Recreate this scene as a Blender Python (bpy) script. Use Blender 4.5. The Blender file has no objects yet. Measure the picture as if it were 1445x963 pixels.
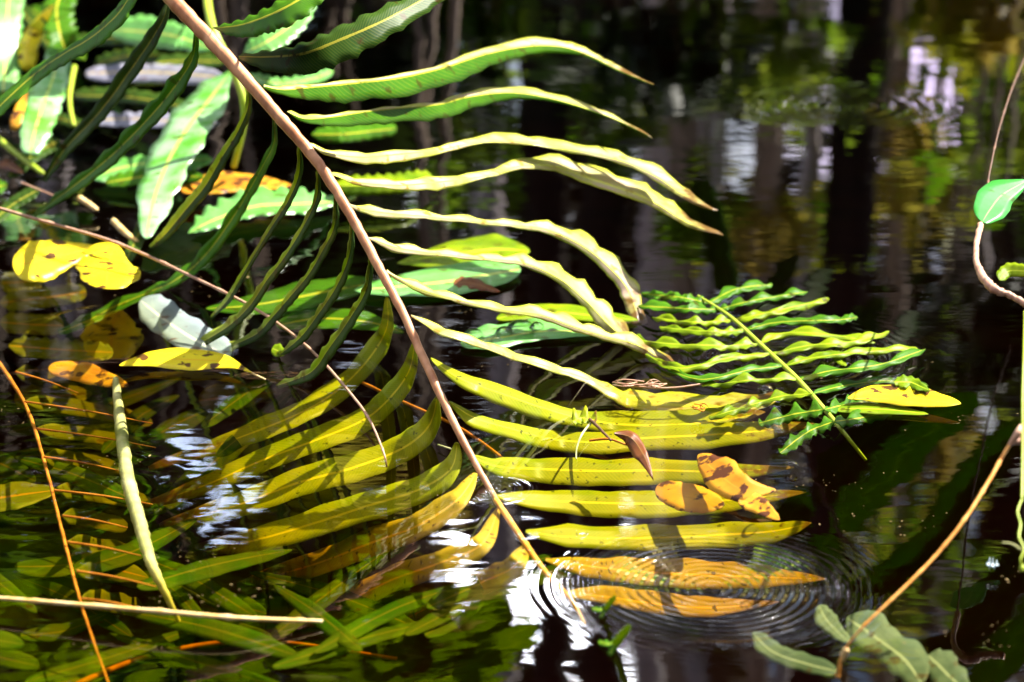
import bpy, math, random
from mathutils import Vector, noise
random.seed(7)
sc = bpy.context.scene
COL = sc.collection
# ------------------------------------------------------------------ camera
CH, PITCH, LENS = 0.80, math.radians(18.0), 85.0
cam_d = bpy.data.cameras.new('camera'); cam = bpy.data.objects.new('camera', cam_d); COL.objects.link(cam)
cam.location = (0, 0, CH); cam.rotation_euler = (math.pi/2-PITCH, 0, 0)
cam_d.lens = LENS; cam_d.sensor_width = 36; cam_d.clip_start = 0.05; cam_d.clip_end = 400
cam_d.dof.use_dof = True; cam_d.dof.focus_distance = 2.33; cam_d.dof.aperture_fstop = 5.6
sc.camera = cam
# ------------------------------------------------------------------ light
SUN_EL, SUN_AZ = math.radians(50), math.radians(58)     # azimuth from +Y towards +X
w = bpy.data.worlds.new('World'); sc.world = w; w.use_nodes = True
nt = w.node_tree; bg = nt.nodes['Background']
sky = nt.nodes.new('ShaderNodeTexSky'); sky.sky_type = 'NISHITA'; sky.sun_disc = False
sky.sun_elevation = SUN_EL; sky.sun_rotation = SUN_AZ
tc = nt.nodes.new('ShaderNodeTexCoord'); mpw = nt.nodes.new('ShaderNodeMapping'); mpw.inputs['Scale'].default_value = (1, 1, 2.5)
cn = nt.nodes.new('ShaderNodeTexNoise'); cn.inputs['Scale'].default_value = 2.2; cn.inputs['Detail'].default_value = 4
nt.links.new(tc.outputs['Generated'], mpw.inputs[0]); nt.links.new(mpw.outputs[0], cn.inputs[0])
cr_ = nt.nodes.new('ShaderNodeMapRange'); nt.links.new(cn.outputs[0], cr_.inputs[0]); cr_.inputs[1].default_value = .50; cr_.inputs[2].default_value = .64
cm = nt.nodes.new('ShaderNodeMix'); cm.data_type = 'RGBA'; nt.links.new(cr_.outputs[0], cm.inputs[0])
nt.links.new(sky.outputs[0], cm.inputs[6]); cm.inputs[7].default_value = (26, 26, 28, 1)     # bright sunlit cloud
last = cm.outputs[2]
def add_sky_glow(px, py, r0, r1, val):  # bright sky lobe added so its mirror image whitens the water
    global last
    a, b = (px-722.5)*36/85/1445, -(py-481.5)*36/85/1445
    d = Vector((a, math.cos(PITCH)+b*math.sin(PITCH), -(-math.sin(PITCH)+b*math.cos(PITCH)))).normalized()
    dp = nt.nodes.new('ShaderNodeVectorMath'); dp.operation = 'DOT_PRODUCT'; nt.links.new(tc.outputs['Generated'], dp.inputs[0]); dp.inputs[1].default_value = d
    mr = nt.nodes.new('ShaderNodeMapRange'); mr.interpolation_type = 'SMOOTHSTEP'; nt.links.new(dp.outputs['Value'], mr.inputs[0])
    mr.inputs[1].default_value = math.cos(math.radians(r1)); mr.inputs[2].default_value = math.cos(math.radians(r0))
    c2 = nt.nodes.new('ShaderNodeMix'); c2.data_type = 'RGBA'; nt.links.new(mr.outputs[0], c2.inputs[0])
    nt.links.new(last, c2.inputs[6]); c2.inputs[7].default_value = val; last = c2.outputs[2]
add_sky_glow(745, 860, 1.6, 3.6, (260, 260, 275, 1))
add_sky_glow(330, 780, 2.5, 6, (26, 31, 42, 1))
add_sky_glow(1300, 140, 1, 4, (34, 28, 40, 1))
nt.links.new(last, bg.inputs[0]); bg.inputs[1].default_value = 0.05
sd = bpy.data.lights.new('sun', 'SUN'); sd.energy = 5.0; sd.angle = math.radians(0.5); sd.color = (1, .95, .84)
so = bpy.data.objects.new('sun', sd); COL.objects.link(so)
sdir = Vector((math.sin(SUN_AZ)*math.cos(SUN_EL), math.cos(SUN_AZ)*math.cos(SUN_EL), math.sin(SUN_EL)))
so.rotation_euler = sdir.to_track_quat('Z', 'Y').to_euler()
sc.view_settings.view_transform = 'Standard'; sc.view_settings.look = 'None'
sc.view_settings.gamma = 1; sc.view_settings.exposure = 1.85
sc.render.engine = 'CYCLES'
sc.cycles.max_bounces = 10; sc.cycles.transparent_max_bounces = 16; sc.cycles.caustics_reflective = False
sc.cycles.sample_clamp_indirect = 6

# ------------------------------------------------------------------ pixel -> point
K = 36.0/LENS/1445.0
CP, SP = math.cos(PITCH), math.sin(PITCH)
def ray(px, py):
    a, b = (px-722.5)*K, -(py-481.5)*K
    return Vector((a, CP+b*SP, -SP+b*CP))
def atz(px, py, z):
    d = ray(px, py); t = (z-CH)/d.z
    return Vector((d.x*t, d.y*t, z))
def aty(px, py, y):
    d = ray(px, py); t = y/d.y
    return Vector((d.x*t, y, CH+d.z*t))
def mir(px, py, y):
    p = aty(px, py, y); return Vector((p.x, p.y, -p.z))

# ------------------------------------------------------------------ tagging
def tag(o, label=None, cat=None, group=None, kind=None):
    if label: o['label'] = label
    if cat: o['category'] = cat
    if group: o['group'] = group
    if kind: o['kind'] = kind
    return o
def empty(name, loc, label, cat, group=None):
    o = bpy.data.objects.new(name, None); o.empty_display_size = .05
    o.location = loc; COL.objects.link(o); return tag(o, label, cat, group)
def link(name, verts, faces, mat, parent=None, uvs=None, smooth=True):
    me = bpy.data.meshes.new(name)
    org = Vector(parent.matrix_basis.translation) if parent else Vector((0, 0, 0))
    if parent and parent.parent: org = org + Vector(parent.parent.matrix_basis.translation)
    me.from_pydata([tuple(Vector(v)-org) for v in verts], [], faces)
    if uvs:
        ul = me.uv_layers.new(name='UVMap')
        for l in me.loops: ul.data[l.index].uv = uvs[l.vertex_index]
    me.materials.append(mat)
    if smooth:
        for p in me.polygons: p.use_smooth = True
    o = bpy.data.objects.new(name, me); COL.objects.link(o)
    if parent: o.parent = parent
    return o

# ------------------------------------------------------------------ materials
def newmat(name):
    m = bpy.data.materials.new(name); m.use_nodes = True
    n = m.node_tree; n.nodes.clear(); return m, n
def N(n, t, **kw):
    x = n.nodes.new(t)
    for k, v in kw.items():
        if k.startswith('i'): x.inputs[int(k[1:])].default_value = v
        else: setattr(x, k, v)
    return x
def L(n, a, b): n.links.new(a, b)
def math_(n, op, a, b=None, c=None):
    x = n.nodes.new('ShaderNodeMath'); x.operation = op
    for i, v in enumerate((a, b, c)):
        if v is None: continue
        if isinstance(v, (int, float)): x.inputs[i].default_value = v
        else: n.links.new(v, x.inputs[i])
    return x.outputs[0]
def mixc(n, f, a, b):
    x = n.nodes.new('ShaderNodeMix'); x.data_type = 'RGBA'
    if isinstance(f, (int, float)): x.inputs[0].default_value = f
    else: n.links.new(f, x.inputs[0])
    for i, v in ((6, a), (7, b)):
        if isinstance(v, tuple): x.inputs[i].default_value = (*v, 1)
        else: n.links.new(v, x.inputs[i])
    return x.outputs[2]
def ramp(n, v, lo, hi):
    x = n.nodes.new('ShaderNodeMapRange'); n.links.new(v, x.inputs[0])
    x.inputs[1].default_value = lo; x.inputs[2].default_value = hi; return x.outputs[0]
def leafmat(name, a, b, vein, trans=.35, rough=.35, spots=0, spotc=(.05, .02, .01), tcol=None, bump=.4, spec=.28, tip=0, edge=None, vw=.035, sscale=60):
    m, n = newmat(name)
    out = N(n, 'ShaderNodeOutputMaterial')
    uv = N(n, 'ShaderNodeUVMap'); sep = N(n, 'ShaderNodeSeparateXYZ'); L(n, uv.outputs[0], sep.inputs[0])
    geo = N(n, 'ShaderNodeNewGeometry')
    no = N(n, 'ShaderNodeTexNoise'); L(n, geo.outputs[0], no.inputs[0]); no.inputs['Scale'].default_value = 22; no.inputs['Detail'].default_value = 5
    c = mixc(n, ramp(n, no.outputs[0], .35, .65), a, b)
    # side veins: fine stripes slanting off the midrib
    dx = math_(n, 'ABSOLUTE', math_(n, 'SUBTRACT', sep.outputs[0], .5))
    st = math_(n, 'SINE', math_(n, 'MULTIPLY', math_(n, 'SUBTRACT', sep.outputs[1], math_(n, 'MULTIPLY', dx, .10)), 520))
    c = mixc(n, math_(n, 'MULTIPLY', ramp(n, st, .2, 1), .14), c, vein)
    mr = math_(n, 'LESS_THAN', dx, vw)
    c = mixc(n, mr, c, vein)
    # dry brown margin nibbled by noise
    n2 = N(n, 'ShaderNodeTexNoise'); L(n, geo.outputs[0], n2.inputs[0]); n2.inputs['Scale'].default_value = sscale; n2.inputs['Detail'].default_value = 4
    if spots:
        c = mixc(n, ramp(n, n2.outputs[0], .72-spots, .76-spots), c, spotc)
    else:
        c = mixc(n, ramp(n, n2.outputs[0], .60, .66), c, (a[0]*.7+.03, a[1]*.45+.01, a[2]*.4))
    if edge: c = mixc(n, math_(n, 'GREATER_THAN', dx, .40), c, edge)
    if tip: c = mixc(n, ramp(n, math_(n, 'ADD', sep.outputs[1], math_(n, 'MULTIPLY', n2.outputs[0], .35)), 1.02, 1.12), c, (.16, .08, .01))
    bp = N(n, 'ShaderNodeBump'); bp.inputs['Strength'].default_value = bump; bp.inputs['Distance'].default_value = .0015
    hh = math_(n, 'ADD', math_(n, 'MULTIPLY', no.outputs[0], 1.2), math_(n, 'MULTIPLY', st, .035))
    L(n, hh, bp.inputs['Height'])
    p = N(n, 'ShaderNodeBsdfPrincipled'); L(n, c, p.inputs['Base Color']); p.inputs['Roughness'].default_value = rough
    p.inputs['Specular IOR Level'].default_value = spec
    L(n, bp.outputs[0], p.inputs['Normal'])
    t = N(n, 'ShaderNodeBsdfTranslucent')
    tc = mixc(n, .6, c, tcol) if tcol else c
    L(n, tc, t.inputs[0]); L(n, bp.outputs[0], t.inputs[1])
    mx = N(n, 'ShaderNodeMixShader'); mx.inputs[0].default_value = trans
    L(n, p.outputs[0], mx.inputs[1]); L(n, t.outputs[0], mx.inputs[2]); L(n, mx.outputs[0], out.inputs[0])
    return m
def barkmat(name, a, b, rough=.7, scale=40, stretch=(1, 1, .25), spec=.4):
    m, n = newmat(name)
    out = N(n, 'ShaderNodeOutputMaterial'); geo = N(n, 'ShaderNodeNewGeometry')
    mp = N(n, 'ShaderNodeMapping'); mp.inputs['Scale'].default_value = stretch; L(n, geo.outputs[0], mp.inputs[0])
    no = N(n, 'ShaderNodeTexNoise'); L(n, mp.outputs[0], no.inputs[0]); no.inputs['Scale'].default_value = scale; no.inputs['Detail'].default_value = 6
    c = mixc(n, ramp(n, no.outputs[0], .35, .65), a, b)
    bp = N(n, 'ShaderNodeBump'); bp.inputs['Strength'].default_value = .5; bp.inputs['Distance'].default_value = .002; L(n, no.outputs[0], bp.inputs['Height'])
    p = N(n, 'ShaderNodeBsdfPrincipled'); L(n, c, p.inputs['Base Color']); p.inputs['Roughness'].default_value = rough
    p.inputs['Specular IOR Level'].default_value = spec
    L(n, bp.outputs[0], p.inputs['Normal']); L(n, p.outputs[0], out.inputs[0])
    return m
M = {}
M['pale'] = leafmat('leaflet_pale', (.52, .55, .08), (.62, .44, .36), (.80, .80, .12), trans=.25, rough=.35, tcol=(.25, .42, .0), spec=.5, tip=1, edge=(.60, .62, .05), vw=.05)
M['edge'] = leafmat('leaflet_sunlit_green', (.30, .42, .02), (.46, .50, .06), (.75, .75, .20), trans=.3, rough=.4, tcol=(.3, .45, .0), spec=.2)  # light half of left leaflets: sunlight put into the colour
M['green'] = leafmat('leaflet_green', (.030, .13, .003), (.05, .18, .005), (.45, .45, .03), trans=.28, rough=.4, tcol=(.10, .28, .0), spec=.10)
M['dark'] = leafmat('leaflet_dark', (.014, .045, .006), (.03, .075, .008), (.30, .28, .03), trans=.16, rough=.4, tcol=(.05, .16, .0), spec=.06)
M['shiny'] = leafmat('leaf_shiny', (.08, .34, .03), (.16, .46, .12), (.60, .70, .12), trans=.25, rough=.38, tcol=(.15, .40, .02), spec=1.0)
M['yellowgreen'] = leafmat('leaflet_yellow_green', (.22, .29, .002), (.34, .34, .004), (.75, .62, .03), trans=.25, rough=.4, tcol=(.4, .45, .0), spots=.075, spotc=(.08, .09, .005), sscale=150, tip=1, spec=.15)
M['amber'] = leafmat('leaflet_amber', (.40, .28, .01), (.48, .32, .02), (.90, .50, .06), trans=.25, rough=.5, spots=.09, spotc=(.10, .05, .005), sscale=120, tip=1, spec=.15)
M['lime'] = leafmat('leaflet_lime', (.10, .20, .001), (.26, .35, .002), (.5, .6, .03), trans=.35, rough=.4, spec=.15, tcol=(.36, .5, .0))
M['yellow'] = leafmat('leaf_yellow', (.80, .62, .01), (.86, .72, .02), (.85, .55, .02), trans=.25, rough=.35, spots=.13, spotc=(.12, .05, .01), vw=.02, sscale=52)
M['orange'] = leafmat('leaf_orange', (.50, .18, .01), (.72, .38, .02), (.6, .3, .02), trans=.25, rough=.4, spots=.17, spotc=(.10, .03, .01), vw=.02, sscale=55)
M['brown'] = leafmat('leaf_brown', (.10, .025, .008), (.20, .06, .01), (.25, .12, .03), trans=.15, rough=.4)
M['bluish'] = leafmat('leaf_sky_tint_white', (.30, .38, .45), (.40, .50, .55), (.75, .80, .80), trans=.2, rough=.35)  # sky reflection painted as bluish leaf colour; plain white on the flower scrap
M['sheen'] = leafmat('leaf_glossy_wet', (.09, .38, .03), (.36, .62, .34), (.60, .75, .15), trans=.2, rough=.27, tcol=(.15, .40, .02), spec=1.0, bump=.6)
M['backlit'] = leafmat('leaflet_backlit', (.06, .15, .003), (.14, .20, .004), (.5, .5, .03), trans=.75, rough=.5, tcol=(.55, .70, .01), spec=.2)
M['backlit_dim'] = leafmat('leaflet_backlit_olive', (.10, .12, .004), (.30, .20, .03), (.5, .4, .03), trans=.6, rough=.5, tcol=(.30, .36, .01), spec=.2)
M['blade'] = leafmat('leaflet_backlit_dark', (.03, .09, .002), (.06, .13, .004), (.2, .25, .02), trans=.7, rough=.5, tcol=(.12, .26, .0), spec=.1)
M['sunken'] = leafmat('leaflet_sunken_green', (.022, .085, .004), (.06, .09, .008), (.14, .14, .02), trans=.2, rough=.6, spec=.05, spots=.06, spotc=(.05, .03, .005))
M['lavender'] = leafmat('leaf_lavender_sky_tint', (.16, .17, .24), (.30, .30, .40), (.60, .45, .15), trans=.2, rough=.4)  # lavender is the sky's reflection painted into the leaf
M['silver'] = leafmat('leaf_grey_green', (.05, .09, .08), (.15, .21, .20), (.30, .37, .35), trans=.25, rough=.4)
M['olive'] = leafmat('leaf_olive_submerged', (.09, .13, .006), (.16, .17, .01), (.4, .22, .02), trans=.2, rough=.5)
M['rachis'] = barkmat('rachis_pink_brown', (.40, .15, .06), (.80, .40, .20), rough=.4, scale=45, stretch=(1, 1, .4), spec=.3)
M['rachis_green'] = barkmat('rachis_green', (.30, .42, .02), (.42, .5, .04), rough=.4)
M['rachis_orange'] = barkmat('rachis_orange', (.34, .10, .01), (.66, .24, .03), rough=.5, spec=.1)
M['crumb'] = barkmat('plant_crumbs', (.10, .06, .02), (.30, .22, .10), scale=200, spec=.1)
M['heart'] = leafmat('leaf_heart_green', (.03, .30, .03), (.08, .42, .09), (.3, .6, .15), trans=.25, rough=.3, tcol=(.1, .45, .02), spec=.5, vw=.02)
M['tip_orange'] = barkmat('rachis_tip_orange', (.80, .30, .03), (.95, .48, .08), rough=.5, spec=.1)
M['twig'] = barkmat('twig_pink', (.40, .20, .13), (.58, .34, .22), rough=.5, scale=120)
M['orangetwig'] = barkmat('twig_orange', (.72, .26, .03), (.85, .42, .10), rough=.5, scale=90)
M['straw'] = barkmat('twig_straw', (.70, .42, .10), (.85, .62, .30), rough=.5, scale=90)
M['darktwig'] = barkmat('twig_dark', (.05, .02, .008), (.12, .05, .02), rough=.6, scale=90)
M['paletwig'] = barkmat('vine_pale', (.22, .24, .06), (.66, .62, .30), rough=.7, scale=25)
M['bark_pale'] = barkmat('bark_mauve_grey', (.48, .40, .44), (.66, .58, .60), scale=14)
M['bark_brown'] = barkmat('bark_brown', (.22, .16, .12), (.38, .28, .22), scale=14)
M['bark_dark'] = barkmat('bark_dark', (.012, .008, .006), (.03, .02, .015), scale=14, spec=.1)
M['mud'] = barkmat('pond_mud', (.02, .014, .006), (.05, .035, .012), rough=.9, scale=6, stretch=(1, 1, 1), spec=.1)
def cloudleaf(name, a, b, trans):
    m, n = newmat(name)
    out = N(n, 'ShaderNodeOutputMaterial'); geo = N(n, 'ShaderNodeNewGeometry')
    no = N(n, 'ShaderNodeTexNoise'); L(n, geo.outputs[0], no.inputs[0]); no.inputs['Scale'].default_value = 2.2
    c = mixc(n, ramp(n, no.outputs[0], .4, .6), a, b)
    p = N(n, 'ShaderNodeBsdfPrincipled'); L(n, c, p.inputs['Base Color']); p.inputs['Roughness'].default_value = .5
    t = N(n, 'ShaderNodeBsdfTranslucent'); L(n, c, t.inputs[0])
    mx = N(n, 'ShaderNodeMixShader'); mx.inputs[0].default_value = trans
    L(n, p.outputs[0], mx.inputs[1]); L(n, t.outputs[0], mx.inputs[2]); L(n, mx.outputs[0], out.inputs[0])
    return m
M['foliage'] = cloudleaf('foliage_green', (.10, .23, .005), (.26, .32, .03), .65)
M['foliage_yellow'] = cloudleaf('foliage_yellow', (.28, .32, .01), (.42, .30, .06), .65)
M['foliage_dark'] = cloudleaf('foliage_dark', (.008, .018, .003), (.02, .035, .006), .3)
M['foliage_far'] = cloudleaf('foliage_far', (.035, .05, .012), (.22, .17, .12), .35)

# ------------------------------------------------------------------ water
def water_material():
    m, n = newmat('pond_water')
    out = N(n, 'ShaderNodeOutputMaterial'); geo = N(n, 'ShaderNodeNewGeometry'); pos = geo.outputs[0]
    def rings(c, lam, amp, r0, wd):
        vm = N(n, 'ShaderNodeVectorMath', operation='DISTANCE'); L(n, pos, vm.inputs[0]); vm.inputs[1].default_value = (c.x, c.y, 0)
        r = vm.outputs['Value']
        nz = N(n, 'ShaderNodeTexNoise'); L(n, pos, nz.inputs[0]); nz.inputs['Scale'].default_value = 9
        rr = math_(n, 'ADD', r, math_(n, 'MULTIPLY', nz.outputs[0], lam*1.5))
        s = math_(n, 'SINE', math_(n, 'MULTIPLY', rr, 2*math.pi/lam))
        e = math_(n, 'MULTIPLY', math_(n, 'SUBTRACT', r, r0), 1/wd)
        e = math_(n, 'EXPONENT', math_(n, 'MULTIPLY', math_(n, 'MULTIPLY', e, e), -1))
        ng = N(n, 'ShaderNodeTexNoise'); L(n, pos, ng.inputs[0]); ng.inputs['Scale'].default_value = 26
        e = math_(n, 'MULTIPLY', e, ramp(n, ng.outputs[0], .25, .50))
        return math_(n, 'MULTIPLY', math_(n, 'MULTIPLY', s, e), amp)
    h = rings(atz(1005, 828, 0), .0085, .0021, .045, .042)
    h = math_(n, 'ADD', h, rings(atz(1005, 828, 0), .020, .0016, .0, .05))
    h = math_(n, 'ADD', h, rings(atz(1190, 150, 0), .028, .00035, .06, .07))
    h = math_(n, 'ADD', h, rings(atz(700, 690, 0), .010, .00018, .012, .02))
    h = math_(n, 'ADD', h, rings(atz(60, 700, 0), .036, .0003, .02, .10))
    h = math_(n, 'ADD', h, rings(atz(1110, 505, 0), .013, .00012, .05, .07))
    # gentle swell, stronger to the left (-x)
    for sc_, amp, str_ in ((5, .0046, (.8, .75, 1)), (16, .0009, (.6, 1, 1)), (48, .00016, (.45, 1.2, 1))):
        mp = N(n, 'ShaderNodeMapping'); mp.inputs['Scale'].default_value = str_; L(n, pos, mp.inputs[0])
        no = N(n, 'ShaderNodeTexNoise'); L(n, mp.outputs[0], no.inputs[0]); no.inputs['Scale'].default_value = sc_; no.inputs['Detail'].default_value = 1
        sx = N(n, 'ShaderNodeSeparateXYZ'); L(n, pos, sx.inputs[0])
        k = N(n, 'ShaderNodeMapRange'); L(n, sx.outputs[0], k.inputs[0])
        k.inputs[1].default_value = -.25; k.inputs[2].default_value = .25; k.inputs[3].default_value = .72; k.inputs[4].default_value = .30
        h = math_(n, 'ADD', h, math_(n, 'MULTIPLY', math_(n, 'MULTIPLY', no.outputs[0], amp), k.outputs[0]))
    bp = N(n, 'ShaderNodeBump'); bp.inputs['Strength'].default_value = 1; bp.inputs['Distance'].default_value = 1.0; L(n, h, bp.inputs['Height'])
    dt = N(n, 'ShaderNodeVectorMath', operation='DOT_PRODUCT'); L(n, bp.outputs[0], dt.inputs[0]); L(n, geo.outputs['Incoming'], dt.inputs[1])
    fz = math_(n, 'POWER', math_(n, 'SUBTRACT', 1, math_(n, 'MINIMUM', math_(n, 'ABSOLUTE', dt.outputs['Value']), 1)), 5)
    fz = math_(n, 'ADD', math_(n, 'MULTIPLY', fz, .90), .085)
    tr = N(n, 'ShaderNodeBsdfTransparent'); gl = N(n, 'ShaderNodeBsdfGlossy'); gl.inputs['Roughness'].default_value = .02
    L(n, bp.outputs[0], gl.inputs['Normal'])
    mx = N(n, 'ShaderNodeMixShader'); L(n, fz, mx.inputs[0]); L(n, tr.outputs[0], mx.inputs[1]); L(n, gl.outputs[0], mx.inputs[2])
    L(n, mx.outputs[0], out.inputs[0])
    va = N(n, 'ShaderNodeVolumeAbsorption'); va.inputs[0].default_value = (.87, .79, .05, 1); va.inputs[1].default_value = 17.0
    L(n, va.outputs[0], out.inputs['Volume'])
    return m
x0, x1, y0, y1, zb = -9, 9, -3, 8.5, -.8
v = [(x0, y0, 0), (x1, y0, 0), (x1, y1, 0), (x0, y1, 0), (x0, y0, zb), (x1, y0, zb), (x1, y1, zb), (x0, y1, zb)]
wt = link('water', v, [(0, 1, 2, 3), (7, 6, 5, 4), (0, 4, 5, 1), (1, 5, 6, 2), (2, 6, 7, 3), (3, 7, 4, 0)], water_material(), smooth=False)
tag(wt, 'dark still pond water with ring ripples and forest reflections', 'water', kind='structure')
# ground: bed of the pond rising to banks all round and running out to the horizon
gv, gf = [], []
xs = [-150, -60, -25, -12, -9, -8.2, -7.5, -6.5, -4, -2, 0, 2, 4, 6.5, 7.5, 8.2, 9, 12, 25, 60, 150]
ys = [-150, -60, -20, -8, -3.2, -2.6, -2, -1, 0, 1, 2, 3, 4, 5, 5.8, 6.4, 7, 7.8, 8.6, 12, 25, 60, 150]
for yy in ys:
    for xx in xs:
        d = min(7.6-abs(xx), 6.3-yy, yy+2.3)
        z = -.42 if d > .4 else (.12 if d < -.6 else -.42+(.4-d)*.54)
        gv.append((xx, yy, z+random.uniform(-.02, .02)))
nx = len(xs)
for j in range(len(ys)-1):
    for i in range(nx-1):
        a = j*nx+i; gf.append((a, a+1, a+1+nx, a+nx))
tag(link('ground', gv, gf, M['mud']), 'dark muddy pond bed and bank', 'ground', kind='structure')

# ------------------------------------------------------------------ shape helpers
def cr(pts, n):
    """Catmull-Rom resample of a list of tuples"""
    P = [pts[0]]+list(pts)+[pts[-1]]; m = len(pts)-1; out = []
    for i in range(n):
        t = i/(n-1)*m; k = min(int(t), m-1); f = t-k
        a, b, c, d = P[k], P[k+1], P[k+2], P[k+3]
        out.append(tuple(.5*((2*b[j])+(-a[j]+c[j])*f+(2*a[j]-5*b[j]+4*c[j]-d[j])*f*f+(-a[j]+3*b[j]-3*c[j]+d[j])*f**3) for j in range(len(a))))
    return out
def lst(v, t):
    if isinstance(v, (int, float)): return v
    x = t*(len(v)-1); k = min(int(x), len(v)-2); f = x-k
    return v[k]*(1-f)+v[k+1]*f
def prof_leaflet(t):
    return min(1, (.12+t/.16*.88) if t < .16 else 1)*(1 if t < .72 else math.sqrt(max(0, 1-((t-.72)/.28)**2))*.97+.03)
def prof_leaf(t): return max(.02, math.sin(math.pi*min(1, t**.75))**.75)
def prof_one(t): return 1
def leaf(name, pts, z, up, dn, mat, parent=None, prof=prof_leaflet, ku=.12, kd=.85, wav=.12, mirror=None, n=46, seed=None, thick=.0005, wn=9, curl=0, du=0, dd=0, mat2=None):
    """ribbon with a midrib: pts pixels along the midrib, z heights (list/scalar), up/dn half widths in pixels"""
    rnd = random.Random(seed if seed is not None else hash((round(pts[0][0]), round(pts[0][1]), round(pts[-1][0])))&0xffff)
    c = cr([(float(a), float(b)) for a, b in pts], n)
    ph1, ph2, f1, f2 = rnd.uniform(0, 6), rnd.uniform(0, 6), rnd.uniform(.8, 1.2)*wn, rnd.uniform(1.7, 2.6)*wn
    V, UV, F = [], [], []
    for i, (x, y) in enumerate(c):
        t = i/(n-1); a = c[max(0, i-1)]; b = c[min(n-1, i+1)]
        tx, ty = b[0]-a[0], b[1]-a[1]; l = math.hypot(tx, ty) or 1; nx_, ny_ = ty/l, -tx/l
        if nx_*NREF[0]+ny_*NREF[1] < 0: nx_, ny_ = -nx_, -ny_
        p = prof(t); zz = lst(z, t)
        wu = lst(up, t)*p*(1+wav*math.sin(f1*6.28*t+ph1)+wav*.5*math.sin(f2*6.28*t+ph2))
        wd = lst(dn, t)*p*(1+wav*math.sin(f1*6.28*t+ph2)+wav*.5*math.sin(f2*6.28*t+ph1))
        rip = wav*.008*math.sin(f1*6.28*t+ph2)*p
        if mirror is None:
            C = atz(x, y, zz); A = lambda q: atz(q[0], q[1], C.z); B = lambda q: aty(q[0], q[1], C.y)
        else:
            C = aty(x, y, lst(mirror, t)); A = lambda q: C.copy()+(aty(q[0], q[1], C.y)-C); B = A
        row = []
        for s, wp, k in ((1, wu, ku), (.55, wu, ku), (0, 0, 0), (-.55, wd, kd), (-1, wd, kd)):
            q = (x+nx_*wp*s, y+ny_*wp*s)
            if s == 0: P = C.copy()
            else:
                P = A(q).lerp(B(q), k)
                P.z += (rip if abs(s) == 1 else rip*.3)-curl*abs(s)*p
                if mirror is None:
                    e = (du if s > 0 else dd)*abs(s)*wp*K*(P.y/CP)
                    if e: P += (Vector((0, 0, CH))-P).normalized()*e
                if mirror is not None: P.y += s*wp*K*lst(mirror, t)*1.0
            if mirror is not None: P.z = -P.z
            row.append(P)
        for j, P in enumerate(row): V.append(P); UV.append((j/4, t))
    for i in range(n-1):
        for j in range(4):
            a = i*5+j; F.append((a, a+1, a+6, a+5))
    o = link(name, V, F, mat, parent, UV)
    me = o.data
    sh = me.attributes.new('sharp_edge', 'BOOLEAN', 'EDGE')
    for e in me.edges:
        if e.vertices[0] % 5 == 2 and e.vertices[1] % 5 == 2: sh.data[e.index].value = True
    if mat2:  # dn half gets a darker leaf material: its shade put into the colour
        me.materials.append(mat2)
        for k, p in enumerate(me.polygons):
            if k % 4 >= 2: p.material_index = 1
    sm = o.modifiers.new('thickness', 'SOLIDIFY'); sm.thickness = thick; sm.offset = 0
    return o
ref = [0]; NREF = (.25, -1)
def tube(name, P, R, mat, parent=None, seg=8, n=None, jit=0, knots=0):
    if n: 
        q = cr([(*p, lst(R, i/(len(P)-1))) for i, p in enumerate(P)], n); P = [Vector(a[:3]) for a in q]; Rs = [a[3] for a in q]
    else: Rs = [lst(R, i/(len(P)-1)) for i in range(len(P))]
    rnd = random.Random(int(P[0].x*1e4)+7)
    V, F = [], []
    for i, p in enumerate(P):
        tg = (P[min(i+1, len(P)-1)]-P[max(i-1, 0)]).normalized()
        s = tg.cross(Vector((0, 1, .3))).normalized(); u = s.cross(tg).normalized()
        r = Rs[i]*(1+(rnd.uniform(-jit, jit) if jit else 0))
        if knots and i % knots == 0: r *= 1.35
        off = Vector((rnd.uniform(-1, 1), rnd.uniform(-1, 1), rnd.uniform(-1, 1)))*r*jit
        for k in range(seg):
            a = 2*math.pi*k/seg; V.append(p+off+s*math.cos(a)*r+u*math.sin(a)*r)
    for i in range(len(P)-1):
        for k in range(seg):
            a, b = i*seg+k, i*seg+(k+1) % seg; F.append((a, b, b+seg, a+seg))
    F.append(tuple(range(seg-1, -1, -1))); F.append(tuple(range(len(V)-seg, len(V))))
    return link(name, V, F, mat, parent)
def pxtube(name, pts, R, mat, parent=None, n=None, **kw):
    """pts (px, py, z)"""
    return tube(name, [atz(*p) for p in pts], R, mat, parent, n=n or 10*len(pts), **kw)
def mirtube(name, pts, R, mat, parent=None, n=None, **kw):
    """pts (px, py, distance): seen by reflection"""
    return tube(name, [mir(*p) for p in pts], R, mat, parent, n=n or 10*len(pts), **kw)
def leafcloud(name, pts, size, mat, parent=None, seed=1, flat=.3):
    rnd = random.Random(seed); V, F = [], []
    for p in pts:
        s = size*rnd.uniform(.6, 1.4)
        d = Vector((rnd.gauss(0, 1), rnd.gauss(0, 1), rnd.gauss(0, .6))).normalized()
        u = d.cross(Vector((rnd.gauss(0, .5), rnd.gauss(0, .5), 1))).normalized(); nn = d.cross(u)
        b = len(V)
        for a, c, e in ((-1, 0, 0), (-.4, .42, .08), (.45, .36, .1), (1, 0, -.1), (.45, -.36, .1), (-.4, -.42, .08)):
            V.append(Vector(p)+d*a*s+u*c*s+nn*e*s)
        F += [(b, b+1, b+2, b+3), (b, b+3, b+4, b+5)]
    return link(name, V, F, mat, parent, smooth=False)

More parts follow.
